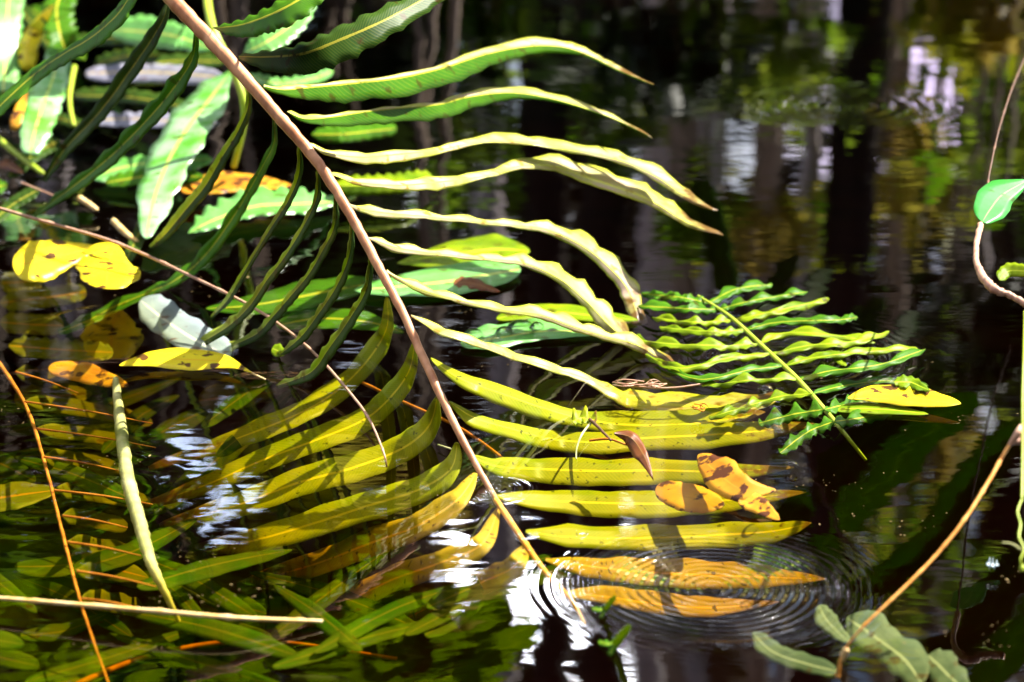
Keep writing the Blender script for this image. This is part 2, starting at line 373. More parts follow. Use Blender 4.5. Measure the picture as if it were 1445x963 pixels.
# ------------------------------------------------------------------ the forest beyond the pond (seen mirrored)
HOLES = [(340, 735, 60, 12), (420, 690, 40, 9), (270, 640, 30, 8), (90, 780, 30, 14), (560, 690, 30, 8), (820, 880, 14, 40), (690, 860, 20, 20), (655, 815, 22, 26), (735, 868, 30, 36), (785, 838, 26, 30), (775, 890, 30, 30), (700, 905, 26, 26), (1312, 155, 26, 26), (1330, 120, 22, 14), (1010, 175, 8, 14),
         (1035, 245, 10, 8), (1300, 95, 12, 12), (770, 25, 14, 12), (735, 110, 10, 12), (735, 150, 14, 9), (620, 130, 10, 16), (1000, 350, 22, 26), (1010, 425, 18, 8), (910, 88, 14, 9), (150, 880, 25, 14), (170, 830, 20, 16), (70, 940, 20, 12),
         (905, 930, 12, 26), (905, 780, 40, 12), (640, 60, 10, 8), (1375, 60, 10, 10), (1208, 40, 14, 6), (330, 830, 40, 10), (240, 730, 30, 8)]
def hole(px, py, g=1):
    return any(((px-a)/(c*g))**2+((py-b)/(d*g))**2 < 1 for a, b, c, d in HOLES)
rnd = random.Random(3)
def pix_of_mirror(p):
    d = Vector((p[0], p[1], -p[2]-CH)); f = d.y*CP-d.z*SP; u = d.y*SP+d.z*CP
    return 722.5+d.x/f/K, 481.5-u/f/K
fp = []
while len(fp) < 23000:
    y = rnd.uniform(11, 14.5); x = rnd.uniform(-6.5, 6.5); z = rnd.uniform(.1, 7.5)
    px, py = pix_of_mirror((x, y, z))
    if any(((px-a)/(c+24))**2+((py-b)/(d+24))**2 < 1 for a, b, c, d in HOLES): continue
    if noise.noise(Vector((x*1.1, y*.3, z*.7))) > .22 and rnd.random() < .8: continue
    if px > 1040 and py > 520 and rnd.random() < .74: continue
    fp.append((x, y, z))
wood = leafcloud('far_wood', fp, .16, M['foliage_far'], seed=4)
tag(wood, 'dense dark leaves of the wood behind the pond seen mirrored', 'wood', kind='stuff')
fp = []
for _ in range(7000):                                             # the wood closes round the pond on the other sides
    a = rnd.uniform(-2.6, .25) if rnd.random() < .5 else rnd.uniform(2.9, 5.8)
    a = rnd.uniform(math.radians(-205), math.radians(25)); r = rnd.uniform(9.5, 13)
    fp.append((r*math.cos(a), r*math.sin(a)+2, rnd.uniform(.1, 7)))
tag(leafcloud('surrounding_wood', fp, .5, M['foliage_far'], seed=9), 'dark wood closing round the pond behind the viewer', 'wood', kind='stuff')
def tree(px, wpx, D, mat, label, top=9.5, crown='foliage_far', lean=0.0, z0=.05):
    b = mir(px, 500, D); r = wpx*K*D*.5
    o = empty('tree', (b.x, D, z0), label, 'tree', 'trees on the far bank')
    P = []
    for i in range(9):
        t = i/8; P.append(Vector((b.x+lean*t+.05*math.sin(5*t+px), D+.05*math.cos(4*t+px), z0-.1+t*top)))
    tube('trunk', P, [r*1.25, r, r*.95, r*.85, r*.6], mat, o, seg=12, n=26, jit=.05)
    rr = random.Random(px)
    pts = [(b.x+lean+rr.gauss(0, .8), D+rr.gauss(0, .6), z0+top+rr.gauss(0, .5)) for _ in range(130)]
    pts = [p for p in pts if not hole(*pix_of_mirror(p)) and p[2] > 7.5]
    leafcloud('crown', pts, .12, M[crown], o, seed=px)
TR = [(1190, 62, 7.2, 'bark_dark', 'black trunk mirrored as a dark upright band near the upper ripples'),
      (1125, 26, 8.2, 'bark_pale', 'slim mauve trunk mirrored just left of the black trunk'),
      (1022, 34, 8.0, 'bark_pale', 'mauve grey trunk mirrored behind the hanging frond tips'),
      (955, 60, 8.6, 'bark_brown', 'brown trunk mirrored between the dark trunks and the mauve trunk'),
      (860, 62, 7.4, 'bark_dark', 'thick black trunk mirrored behind the pale drooping leaflets'),
      (772, 56, 7.0, 'bark_dark', 'black trunk mirrored beneath the white leaflet arches'),
      (690, 44, 8.4, 'bark_pale', 'grey trunk mirrored beside the fern midrib'),
      (632, 30, 8.8, 'bark_brown', 'slim brown trunk mirrored near the floating green leaf'),
      (1262, 30, 8.8, 'bark_brown', 'slim brown trunk mirrored right of the black trunk'),
      (1345, 46, 8.2, 'bark_pale', 'grey trunk mirrored under the bright green heart leaf'),
      (1415, 60, 7.6, 'bark_dark', 'dark trunk mirrored at the right edge behind the tendril'),
      (905, 48, 9.2, 'bark_pale', 'pale trunk mirrored below the large round ripples'),
      (1085, 40, 9.6, 'bark_brown', 'brown trunk mirrored at the centre of the right half'),
      (540, 40, 8.6, 'bark_dark', 'dark trunk mirrored behind the upper leaflets'),
      (430, 36, 9.0, 'bark_brown', 'brown trunk mirrored among the left leaflets'),
      (250, 40, 8.0, 'bark_dark', 'dark trunk mirrored near the pale reflection streak'),
      (110, 36, 9.0, 'bark_pale', 'grey trunk mirrored at the lower left')]
for i, (px, wp, D, mt, lb) in enumerate(TR): tree(px, wp, D, M[mt], lb, lean=random.uniform(-.15, .15))
rnd = random.Random(12)
def shrub(px, py, rx, ry, D, n, mat, label, size=.055):
    c = mir(px, py, D)
    o = empty('shrub', (c.x, D, .05), label, 'shrub', 'shrubs on the far bank')
    pts = []
    while len(pts) < n:
        a, b = rnd.gauss(0, .5), rnd.gauss(0, .5)
        q = mir(px+a*rx, py+b*ry, D); y = D+rnd.uniform(-.3, .3)
        if q.z < .1 or hole(px+a*rx, py+b*ry, .8): 
            if rnd.random() < .9: continue
            pts.append((q.x, y, max(q.z, .1))); continue
        pts.append((q.x, y, q.z))
    leafcloud('foliage', pts, size, mat, o, seed=int(px))
    for k in range(3):
        e = pts[k*7]; tube('stem', [Vector((c.x+.05*k, D, 0)), Vector(((c.x+e[0])/2, D, e[2]*.5)), Vector(e)], [.012, .008, .003], M['bark_brown'], o, n=12, seg=6)
SH = [(1380, 30, 90, 60, 6.6, 260, 'foliage_yellow', 'yellow green shrub mirrored in the top right corner'),
      (960, 60, 110, 60, 6.8, 260, 'foliage', 'green shrub mirrored along the top right of centre'),
      (640, 40, 120, 50, 6.6, 220, 'foliage', 'green shrub mirrored along the top behind the dark leaflets'),
      (1300, 300, 60, 45, 8.0, 120, 'foliage_yellow', 'lime shrub mirrored below the upper ripples'),
      (1290, 190, 50, 60, 7.8, 90, 'foliage_yellow', 'olive shrub mirrored at the upper ripples'),
      (1180, 300, 50, 60, 8.2, 90, 'foliage', 'small green shrub mirrored beside the black trunk'),
      (700, 200, 60, 60, 7.6, 110, 'foliage', 'small shrub mirrored between the white leaflet arches'),
      (1390, 520, 60, 80, 7.6, 130, 'foliage', 'green shrub mirrored above the floating yellow leaf'),
      (1330, 640, 80, 60, 7.8, 100, 'foliage_yellow', 'olive leaves mirrored between the dark leaflets at right'),
      (60, 900, 120, 70, 6.5, 200, 'foliage', 'leafy shrub mirrored at the bottom left corner'),
      (250, 850, 140, 60, 6.5, 160, 'foliage_yellow', 'olive shrub mirrored at the lower left'),
      (1290, 800, 170, 130, 7.5, 200, 'foliage', 'green leaves mirrored between the slanting dark blades'),
      (1180, 760, 150, 120, 8.2, 120, 'foliage_yellow', 'olive brown leaves mirrored between the slanting dark blades'),
      (120, 700, 150, 90, 5.6, 110, 'foliage', 'loose green branch mirrored over the sunken frond at left'),
      (330, 900, 170, 80, 5.2, 130, 'foliage', 'loose green branch mirrored along the bottom edge'),
      (470, 720, 140, 60, 5.8, 80, 'foliage_yellow', 'loose olive branch mirrored between the yellow leaflets'),
      (600, 900, 90, 50, 5.4, 60, 'foliage_yellow', 'loose yellow branch mirrored at the bottom left of the bright sky'),
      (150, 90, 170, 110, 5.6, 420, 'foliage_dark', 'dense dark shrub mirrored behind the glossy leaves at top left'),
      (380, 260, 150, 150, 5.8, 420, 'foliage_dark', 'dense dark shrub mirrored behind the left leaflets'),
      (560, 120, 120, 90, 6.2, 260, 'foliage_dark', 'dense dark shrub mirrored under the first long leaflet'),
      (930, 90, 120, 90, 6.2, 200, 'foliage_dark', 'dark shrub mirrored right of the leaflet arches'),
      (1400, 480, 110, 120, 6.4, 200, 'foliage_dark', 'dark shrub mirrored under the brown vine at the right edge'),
      (1080, 100, 120, 70, 6.9, 170, 'foliage', 'green shrub mirrored left of the upper ripples'),
      (1100, 330, 110, 60, 7.3, 110, 'foliage_yellow', 'olive shrub mirrored above the small green frond'),
      (980, 300, 60, 80, 7.2, 80, 'foliage', 'small green shrub mirrored by the leaflet tips'),
      (1400, 200, 80, 90, 7.0, 150, 'foliage', 'green shrub mirrored behind the climbing vine stem'),
      (620, 230, 110, 90, 7.2, 120, 'foliage', 'green shrub mirrored between the upper arching leaflets'),
      (870, 180, 60, 50, 7.0, 90, 'foliage', 'green shrub mirrored behind the leaflet tips')]
for s in SH: shrub(*s[:6], M[s[6]], s[7], size=.10 if s[4] < 6 else .055)

# ------------------------------------------------------------------ fronds seen only mirrored
def mfrond(label, rach, D, leaves, mat, rmat, wid=20):
    b = mir(rach[0][0], rach[0][1], D)
    o = empty('fern_frond', b, label, 'fern frond', 'fern fronds arching over the water')
    mirtube('rachis', [(x, y, D) for x, y in rach], [.004, .003, .002], rmat, o)
    for i, pts in enumerate(leaves):
        leaf('leaflet', pts, 0, wid, wid, mat, o, mirror=D+(i % 3)*.03, wav=.06, n=30)
NREF = (-.6, -1)
mfrond('dark frond mirrored as broad slanting bands at the lower right', [(1100, 590), (1160, 690), (1225, 830), (1290, 990)], 3.15,
       [[(1105, 600), (1150, 560), (1190, 520)], [(1150, 700), (1200, 650), (1260, 590), (1300, 560)],
        [(1172, 740), (1235, 690), (1300, 620), (1380, 560)], [(1212, 850), (1300, 780), (1370, 680), (1445, 600)],
         [(1262, 960), (1350, 910), (1420, 820), (1500, 690)], [(1285, 1010), (1380, 960), (1450, 880), (1500, 800)],
        [(1140, 690), (1110, 740), (1080, 800)], [(1175, 750), (1150, 810), (1130, 870)]], M['blade'], M['darktwig'], 20)
NREF = (1, -.3)
mfrond('short dark frond mirrored as upright blades right of the wet frond', [(1000, 420), (1120, 470), (1260, 520)], 4.3,
       [[(1030, 420), (1015, 350), (985, 240)], [(1070, 450), (1100, 400), (1120, 350)], [(1110, 465), (1150, 410), (1170, 370)], [(1200, 490), (1225, 450), (1240, 410)], [(1230, 510), (1265, 475), (1290, 440)]], M['blade'], M['darktwig'], 18)
NREF = (-.5, -1)
mfrond('green frond mirrored along the bottom of the photo left of centre', [(520, 1010), (620, 960), (760, 930)], 3.0,
       [[(520, 970), (560, 915), (620, 855)], [(440, 960), (500, 900), (590, 800)], [(330, 960), (420, 890), (540, 760)], [(640, 965), (690, 930), (760, 870)],
        [(380, 1000), (330, 960), (260, 890)], [(250, 1000), (330, 930), (420, 880)], [(560, 1000), (640, 960), (730, 940)]], M['backlit'], M['darktwig'], 20)
rq = random.Random(77)
def blades(n, x0, x1, y0, y1):
    out = []
    for _ in range(n):
        x, y = rq.uniform(x0, x1), rq.uniform(y0, y1); a = math.radians(rq.uniform(15, 60) if rq.random() < .75 else rq.uniform(120, 160)); l = rq.uniform(70, 190)
        out.append([(x, y), (x+l*.5*math.cos(a), y-l*.5*math.sin(a)-8), (x+l*math.cos(a), y-l*math.sin(a)+rq.uniform(-10, 14))])
    return out
mfrond('low frond mirrored as loose bright green blades along the bottom edge', [(100, 1000), (400, 985), (700, 1000)], 2.95, blades(14, 40, 660, 870, 985), M['backlit'], M['darktwig'], 16)
mfrond('low frond mirrored as loose dark blades at the lower left', [(-20, 800), (150, 850), (400, 900)], 3.5, blades(12, 0, 420, 640, 900), M['backlit_dim'], M['darktwig'], 16)
mfrond('leafy frond mirrored in the bottom left corner', [(-40, 960), (120, 930), (300, 960)], 2.95,
       [[(20, 960), (80, 900), (160, 860)], [(110, 970), (140, 920), (200, 880)], [(-20, 860), (50, 830), (130, 820)], [(-10, 760), (60, 740), (140, 760)], [(180, 980), (230, 930), (300, 920)], [(270, 800), (320, 850), (400, 870)]], M['backlit'], M['darktwig'], 20)
NREF = (.25, -1)
o = pxtube('reflection_streak', [(163, 535, -.009), (167, 575, -.009), (174, 630, -.009), (181, 680, -.009), (192, 720, -.009), (203, 760, -.010), (215, 800, -.014), (232, 835, -.03), (256, 885, -.06)], [.0034, .0052, .0062, .0066, .0066, .0058, .0046, .0034, .0020], M['paletwig'], jit=.07, n=60)  # pale tube added under water in place of a mirrored stalk
tag(o, 'pale submerged tube added for a stalk reflection, an upright light streak at left', 'reflection streak')
o = mirtube('hanging_vine', [(225, 700, 3.5), (240, 780, 3.5), (262, 850, 3.5), (290, 930, 3.5), (320, 1000, 3.5)], [.012, .012, .010, .010], M['darktwig'], jit=.1)
tag(o, 'blackish hanging vine mirrored just right of the pale streak', 'vine')

# ------------------------------------------------------------------ THE MAIN FROND
RP = [(222, -25), (262, 20), (302, 62), (350, 115), (400, 172), (437, 215), (470, 262), (505, 322), (535, 378), (565, 435), (595, 500), (625, 565), (660, 635), (697, 700)]
def ryz(py):
    Y = 2.42-(py/700.0)*.39
    return aty(700, py, Y).z
mainf = empty('fern_frond', atz(697, 700, 0), 'large arching fern frond with pale wavy leaflets dipping its tip into the water', 'fern frond')
rp = [aty(x, y, 2.42-(y/700.0)*.39) for x, y in RP]+[atz(704, 712, -.003)]
tube('rachis', rp, [.0080, .0078, .0072, .0066, .006, .0054, .005, .0046, .0042, .004, .0038, .0034, .0026, .0022], M['rachis'], mainf, seg=12, n=110, jit=.07)
pxtube('rachis_tip', [(700, 706, -.0015), (735, 758, -.004), (770, 808, -.005), (805, 845, -.008), (825, 880, -.02)], [.0028, .0026, .0022, .0016, .0008], M['tip_orange'], mainf, jit=.06)
def LF(pts, zend, up, dn, mat, zmid=None, **kw):
    z0 = ryz(pts[0][1]) if pts[0][1] < 690 else -.01
    z = [z0, zend] if zmid is None else [z0]+zmid+[zend]
    return leaf('leaflet', pts, z, up, dn, M[mat], mainf, **kw)
P1 = prof_one
# right side, top to bottom
LF([(300, 40), (345, 34), (400, 12), (460, -25)], .42, [2, 7, 12, 14], [3, 20, 26, 24], 'green', kd=.6)
LF([(337, 80), (380, 80), (430, 75), (480, 56), (540, 30), (600, -2), (650, -30)], .40, [2, 9, 14, 17, 18, 15, 8], [3, 22, 30, 32, 24, 18, 8], 'dark', ku=.8, prof=P1)
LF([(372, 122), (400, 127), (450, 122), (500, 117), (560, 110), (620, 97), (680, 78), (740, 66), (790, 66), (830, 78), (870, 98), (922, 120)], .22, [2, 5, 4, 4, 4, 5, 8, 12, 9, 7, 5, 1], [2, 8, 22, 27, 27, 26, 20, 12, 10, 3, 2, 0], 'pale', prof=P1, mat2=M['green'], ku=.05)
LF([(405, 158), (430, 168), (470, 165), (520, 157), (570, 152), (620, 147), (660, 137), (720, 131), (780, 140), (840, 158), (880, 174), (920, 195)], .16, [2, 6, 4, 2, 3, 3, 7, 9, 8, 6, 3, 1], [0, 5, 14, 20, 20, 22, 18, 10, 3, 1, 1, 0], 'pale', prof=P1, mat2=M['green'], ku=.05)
LF([(437, 205), (465, 217), (510, 222), (560, 218), (620, 212), (665, 203), (720, 200), (780, 208), (840, 218), (890, 232), (930, 252), (970, 280), (1012, 299)], .10, [2, 6, 7, 5, 4, 9, 12, 10, 11, 11, 14, 9, 1], [0, 3, 10, 12, 6, 2, 2, 3, 4, 4, 6, 4, 0], 'pale', prof=P1, wav=.17, ku=.03)
LF([(463, 244), (500, 257), (560, 262), (620, 257), (680, 250), (730, 236), (780, 235), (830, 252), (890, 272), (930, 290), (970, 315), (1020, 333)], .06, [2, 7, 8, 8, 7, 10, 16, 18, 18, 15, 9, 1], [0, 3, 6, 12, 3, 4, 6, 8, 8, 6, 5, 0], 'pale', prof=P1, wav=.17, ku=.03)
LF([(490, 289), (530, 299), (600, 306), (660, 312), (720, 318), (770, 324), (820, 346), (860, 378), (888, 412), (903, 460)], -.005, [2, 7, 7, 6, 6, 10, 16, 16, 14, 10], [0, 8, 4, 3, 3, 6, 7, 9, 12, 14], 'pale', prof=P1, wav=.17, ku=.05)
LF([(518, 335), (560, 350), (620, 359), (690, 366), (740, 372), (790, 394), (830, 428), (862, 462), (890, 485)], -.005, [2, 7, 6, 6, 11, 15, 17, 18, 10], [0, 8, 3, 3, 5, 6, 8, 14, 10], 'pale', prof=P1, wav=.17, ku=.05)
LF([(545, 384), (590, 407), (640, 422), (700, 436), (760, 444), (805, 460), (850, 474), (900, 488), (955, 523)], -.006, [2, 7, 6, 7, 10, 12, 8, 12, 6], [0, 6, 4, 4, 6, 6, 5, 8, 6], 'pale', prof=P1, wav=.17, ku=.05)
LF([(580, 445), (620, 467), (670, 484), (720, 502), (780, 520), (830, 536), (870, 557), (900, 565), (980, 574), (1060, 570), (1110, 556)], -.02, [2, 7, 7, 7, 7, 6, 8, 14, 18, 14, 3], [0, 5, 4, 4, 5, 6, 10, 14, 17, 12, 2], 'pale', prof=P1, wav=.17, zmid=[.11, .05, 0, -.02, -.02], ku=.1, kd=.5)
LF([(607, 507), (650, 535), (700, 553), (760, 574), (815, 590), (880, 600), (960, 600), (1030, 592), (1080, 582)], -.022, [2, 9, 12, 10, 10, 20, 22, 18, .4], [0, 10, 16, 18, 12, 14, 16, 10, .4], 'yellowgreen', prof=P1, zmid=[.07, .012, -.02, -.022], kd=.6, ku=.3, wav=.06, wn=4.5)
LF([(633, 567), (670, 590), (720, 605), (780, 620), (840, 624), (920, 618), (1000, 614), (1080, 608), (1150, 598)], -.025, [2, 6, 8, 12, 14, 16, 16, 14, .4], [0, 14, 14, 16, 17, 18, 20, 14, .4], 'yellowgreen', prof=P1, zmid=[.03, -.018, -.024, -.025], kd=.55, ku=.4, wav=.06, wn=4.5)
LF([(668, 645), (700, 658), (760, 662), (850, 665), (930, 664), (1020, 666), (1120, 660)], -.028, [2, 12, 16, 17, 17, 14, .4], [1, 12, 20, 22, 20, 16, .4], 'yellowgreen', prof=P1, zmid=[-.022, -.034], kd=.5, ku=.5, wav=.06, wn=4.5)
LF([(700, 700), (760, 706), (850, 710), (940, 711), (1030, 706), (1138, 695)], -.035, [2, 14, 17, 18, 16, .4], [2, 14, 21, 20, 16, .4], 'yellowgreen', prof=P1, zmid=[-.03, -.042], kd=.5, ku=.5, wav=.06, wn=4.5)
LF([(742, 750), (800, 758), (900, 760), (1000, 756), (1090, 750), (1145, 738)], -.04, [2, 17, 18, 17, 14, .4], [2, 14, 17, 19, 17, .4], 'yellowgreen', prof=P1, zmid=[-.038, -.052], kd=.5, ku=.5, wav=.06, wn=4.5)
LF([(770, 790), (830, 799), (900, 807), (990, 812), (1080, 815), (1165, 818)], -.09, [2, 12, 20, 22, 18, .4], [2, 16, 18, 20, 15, .4], 'amber', prof=P1, zmid=[-.055, -.075], kd=.5, ku=.5, wav=.06, wn=4.5)
LF([(796, 838), (850, 842), (920, 852), (1000, 858), (1100, 850)], -.10, [2, 16, 18, 16, .4], [2, 10, 14, 14, .4], 'amber', prof=P1, zmid=[-.065, -.085], kd=.5, ku=.5, wav=.06, wn=4.5)
# left side
NREF = (-1, -.35)
LF([(195, -25), (168, 18), (130, 52), (90, 76), (50, 104), (0, 150), (-30, 185)], .20, [6, 8, 7, 5, 8, 9, 6], [8, 14, 16, 14, 12, 12, 5], 'green', prof=P1, ku=.05, du=1.2, dd=2.2, wav=.16, kd=.6)
LF([(238, -2), (231, 26), (210, 62), (185, 98), (155, 140), (128, 172), (92, 210), (62, 255)], .08, [2, 8, 12, 13, 11, 10, 8, 3], [2, 6, 10, 12, 12, 12, 10, 3], 'dark', prof=P1, ku=.4, du=1.2, dd=2.2, wav=.16)
LF([(277, 45), (272, 82), (250, 118), (218, 158), (182, 196), (148, 228), (105, 262), (75, 284), (48, 305)], .03, [2, 6, 12, 12, 11, 9, 7, 5, 2], [2, 8, 13, 13, 12, 12, 10, 7, 2], 'green', prof=P1, ku=.4, du=1.2, dd=2.2, wav=.16)
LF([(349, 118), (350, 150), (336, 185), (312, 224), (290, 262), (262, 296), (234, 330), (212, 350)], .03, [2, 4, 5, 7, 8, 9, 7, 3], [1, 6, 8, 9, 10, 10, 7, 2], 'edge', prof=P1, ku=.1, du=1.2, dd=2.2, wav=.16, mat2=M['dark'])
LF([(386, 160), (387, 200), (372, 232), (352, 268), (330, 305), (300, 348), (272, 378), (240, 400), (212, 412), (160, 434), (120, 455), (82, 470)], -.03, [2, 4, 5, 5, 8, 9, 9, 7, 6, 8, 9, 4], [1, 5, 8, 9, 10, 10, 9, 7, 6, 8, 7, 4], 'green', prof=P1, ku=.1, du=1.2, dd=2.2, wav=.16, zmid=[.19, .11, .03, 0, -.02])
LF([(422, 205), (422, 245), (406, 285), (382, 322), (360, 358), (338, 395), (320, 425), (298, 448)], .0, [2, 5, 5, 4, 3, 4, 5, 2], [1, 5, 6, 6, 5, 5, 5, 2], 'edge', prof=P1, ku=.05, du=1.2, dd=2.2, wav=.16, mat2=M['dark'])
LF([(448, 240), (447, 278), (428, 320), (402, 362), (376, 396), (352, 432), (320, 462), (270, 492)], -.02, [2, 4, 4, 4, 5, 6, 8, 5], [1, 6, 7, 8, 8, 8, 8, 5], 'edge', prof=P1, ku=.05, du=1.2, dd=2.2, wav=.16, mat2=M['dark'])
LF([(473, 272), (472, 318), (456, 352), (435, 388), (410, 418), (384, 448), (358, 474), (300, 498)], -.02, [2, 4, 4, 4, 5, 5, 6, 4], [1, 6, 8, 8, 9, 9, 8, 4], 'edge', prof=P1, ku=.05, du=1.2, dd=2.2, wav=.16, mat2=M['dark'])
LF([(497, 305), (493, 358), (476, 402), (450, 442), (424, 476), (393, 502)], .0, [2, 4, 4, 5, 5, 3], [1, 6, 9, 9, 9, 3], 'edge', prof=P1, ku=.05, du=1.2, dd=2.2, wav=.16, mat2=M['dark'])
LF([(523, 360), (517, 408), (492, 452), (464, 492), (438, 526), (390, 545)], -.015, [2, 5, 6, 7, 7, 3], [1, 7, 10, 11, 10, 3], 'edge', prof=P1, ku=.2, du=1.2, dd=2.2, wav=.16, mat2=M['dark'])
NREF = (-.4, -1)
for a in [([(546, 420), (546, 462), (522, 505), (484, 545), (440, 575), (385, 600), (310, 628), (210, 662)], 'yellowgreen', 15, -.035),
          ([(585, 482), (578, 522), (552, 560), (515, 592), (450, 620), (370, 650), (290, 685), (200, 715)], 'yellowgreen', 16, -.045),
          ([(617, 560), (606, 600), (570, 632), (500, 660), (420, 682), (330, 715), (225, 742)], 'yellowgreen', 19, -.045),
          ([(645, 625), (636, 662), (590, 692), (520, 714), (440, 740), (350, 765), (275, 772)], 'yellowgreen', 19, -.055),
          ([(672, 668), (645, 706), (590, 742), (520, 768), (440, 798), (335, 826)], 'amber', 18, -.075),
          ([(704, 716), (680, 768), (620, 795), (550, 820), (470, 860), (390, 890)], 'amber', 17, -.10),
          ([(745, 765), (725, 800), (680, 822), (620, 850), (560, 880)], 'amber', 16, -.10)]:
    pts, mt, wd, ze = a
    LF(pts, ze*2.4, [2, wd*.7, wd, wd, wd*1.1, wd*1.1, wd, wd*.8, 3], [2, wd*.6, wd, wd, wd*1.1, wd, wd, wd*.8, 3], mt, prof=P1,
       zmid=[(ryz(pts[0][1]) if pts[0][1] < 690 else 0)*.15, -.022, ze*.8, ze*1.2], ku=.35, kd=.35, wav=.06, wn=4.5)

# ------------------------------------------------------------------ second frond lying on the water at right
NREF = (.1, -1)
f2 = empty('fern_frond', atz(1180, 600, 0), 'small wet bright green fern frond lying on the water right of centre', 'fern frond')
pxtube('rachis', [(985, 418, .015), (1030, 447, .012), (1075, 488, .010), (1125, 535, .010), (1165, 580, .004), (1190, 610, -.004), (1222, 650, -.03)], [.0016, .0022, .0026, .0026, .0022, .0016], M['rachis_green'], f2)
rr = random.Random(5)
sec = [((1000, 428), [(960, 420), (905, 415)], [(1040, 408), (1090, 402)]), ((1015, 437), [(970, 436), (900, 432)], [(1060, 425), (1140, 412)]),
       ((1035, 452), [(980, 455), (920, 448)], [(1090, 440), (1170, 422)]), ((1052, 466), [(1000, 468), (930, 462)], [(1100, 455), (1180, 452), (1210, 448)]),
       ((1072, 485), [(1020, 488), (940, 485), (890, 478)], [(1110, 470), (1180, 474), (1235, 484)]), ((1088, 500), [(1030, 505), (960, 520), (910, 500)], [(1140, 488), (1200, 483), (1255, 468)]),
       ((1106, 517), [(1060, 522), (990, 536), (940, 520)], [(1150, 505), (1220, 497), (1295, 492)]), ((1126, 536), [(1080, 535), (1030, 540), (990, 545)], [(1170, 524), (1240, 515), (1306, 493)]),
       ((1146, 556), [(1100, 560), (1050, 575), (1000, 590)], [(1190, 545), (1250, 538), (1310, 545)]), ((1164, 578), [(1120, 585), (1070, 598)], [(1200, 570), (1240, 565)]),
       ((1178, 595), [(1140, 610), (1100, 640)], [(1215, 590), (1260, 580)])]
for i, (r0, la, ra) in enumerate(sec):
    for pts in (la, ra):
        zz = .010 if i < 8 else -.008
        leaf('leaflet', [r0]+pts, [.01, zz+.008, zz], rr.uniform(4, 6.2) if i < 9 else 8, rr.uniform(4, 7) if i < 9 else 9, M['lime' if i > 1 and i < 9 and rr.random() < .92 else 'green'], f2, wav=rr.uniform(.28, .5), wn=rr.uniform(2.6, 4.6), n=44, ku=.35, kd=.5)
# curled tip on one leaflet
leaf('leaflet', [(1205, 484), (1180, 496), (1182, 508), (1195, 516)], .012, 3, 4, M['lime'], f2, wav=.2, n=24, ku=.4, kd=.4)

# ------------------------------------------------------------------ upper left fern with broad shiny leaflets
f3 = empty('fern_frond', atz(300, 250, 0), 'old fern frond behind the main one with broad glossy leaflets near the water', 'fern frond')
pxtube('rachis', [(330, 235, .04), (345, 160, .12), (330, 100, .17), (300, 40, .22), (290, -20, .25)], [.004, .005, .006, .006], M['rachis_green'], f3)
NREF = (-1, -.3)
leaf('leaflet', [(328, 98), (300, 135), (262, 185), (232, 240), (215, 290), (206, 338)], [.12, .10, .08, .055, .035, .02], [6, 24, 30, 28, 24, 12], [6, 24, 30, 30, 26, 12], M['sheen'], f3, ku=.08, kd=.08, wav=.09, wn=5)
leaf('leaflet', [(84, 70), (75, 110), (60, 150), (48, 190), (42, 220)], [.14, .1, .08, .06, .04], [16, 22, 24, 20, 10], [16, 22, 26, 22, 10], M['sheen'], f3, prof=P1, ku=.4, kd=.4, wav=.08, du=.6, dd=-.6)
leaf('leaflet', [(14, -25), (10, 30), (8, 80), (4, 135)], [.2, .16, .12, .08], 22, 22, M['shiny'], f3, prof=P1, ku=.4, kd=.4, wav=.08, du=.7, dd=-.7)
leaf('leaflet', [(300, 70), (250, 52), (200, 45), (150, 42)], [.17, .14, .10, .06], [10, 18, 24, 10], [8, 20, 22, 10], M['shiny'], f3, ku=.2, kd=.2, wav=.06)
leaf('leaflet', [(95, -25), (80, 10), (85, 50), (95, 75)], [.2, .18, .15, .12], 20, 24, M['green'], f3, prof=P1, ku=.3, kd=.6)
NREF = (.1, -1)
leaf('leaflet', [(320, 110), (260, 105), (200, 102), (120, 104)], [.10, .07, .05, .03], 12, 14, M['lavender'], f3, ku=.2, kd=.2, wav=.06)
leaf('leaflet', [(310, 175), (250, 172), (190, 168), (130, 170)], [.06, .05, .03, .02], 9, 11, M['lavender'], f3, ku=.1, kd=.2)
leaf('leaflet', [(300, 225), (240, 228), (180, 235), (130, 250)], [.04, .03, .02, .01], 12, 14, M['shiny'], f3, ku=.1, kd=.2)
leaf('leaflet', [(345, 75), (375, 60), (410, 35), (440, -5)], [.17, .19, .2, .22], 14, 18, M['shiny'], f3, ku=.3, kd=.5)
leaf('leaflet', [(350, 105), (390, 118), (440, 112), (470, 100)], [.14, .13, .12, .1], 8, 8, M['shiny'], f3)
leaf('leaflet', [(265, 330), (300, 312), (360, 292), (430, 288), (480, 284)], [.005, .012, .016, .016, .008], [4, 20, 26, 20, 8], [3, 12, 14, 14, 6], M['shiny'], f3, ku=.25, kd=.1, wav=.16)
leaf('leaflet', [(470, 262), (520, 262), (570, 258), (610, 250)], [.03, .03, .03, .02], 14, 14, M['lime'], f3)
leaf('leaflet', [(440, 190), (480, 190), (520, 186), (560, 182)], [.05, .05, .04, .04], 12, 12, M['green'], f3)
rb = random.Random(41)
NREF = (-.5, -1)
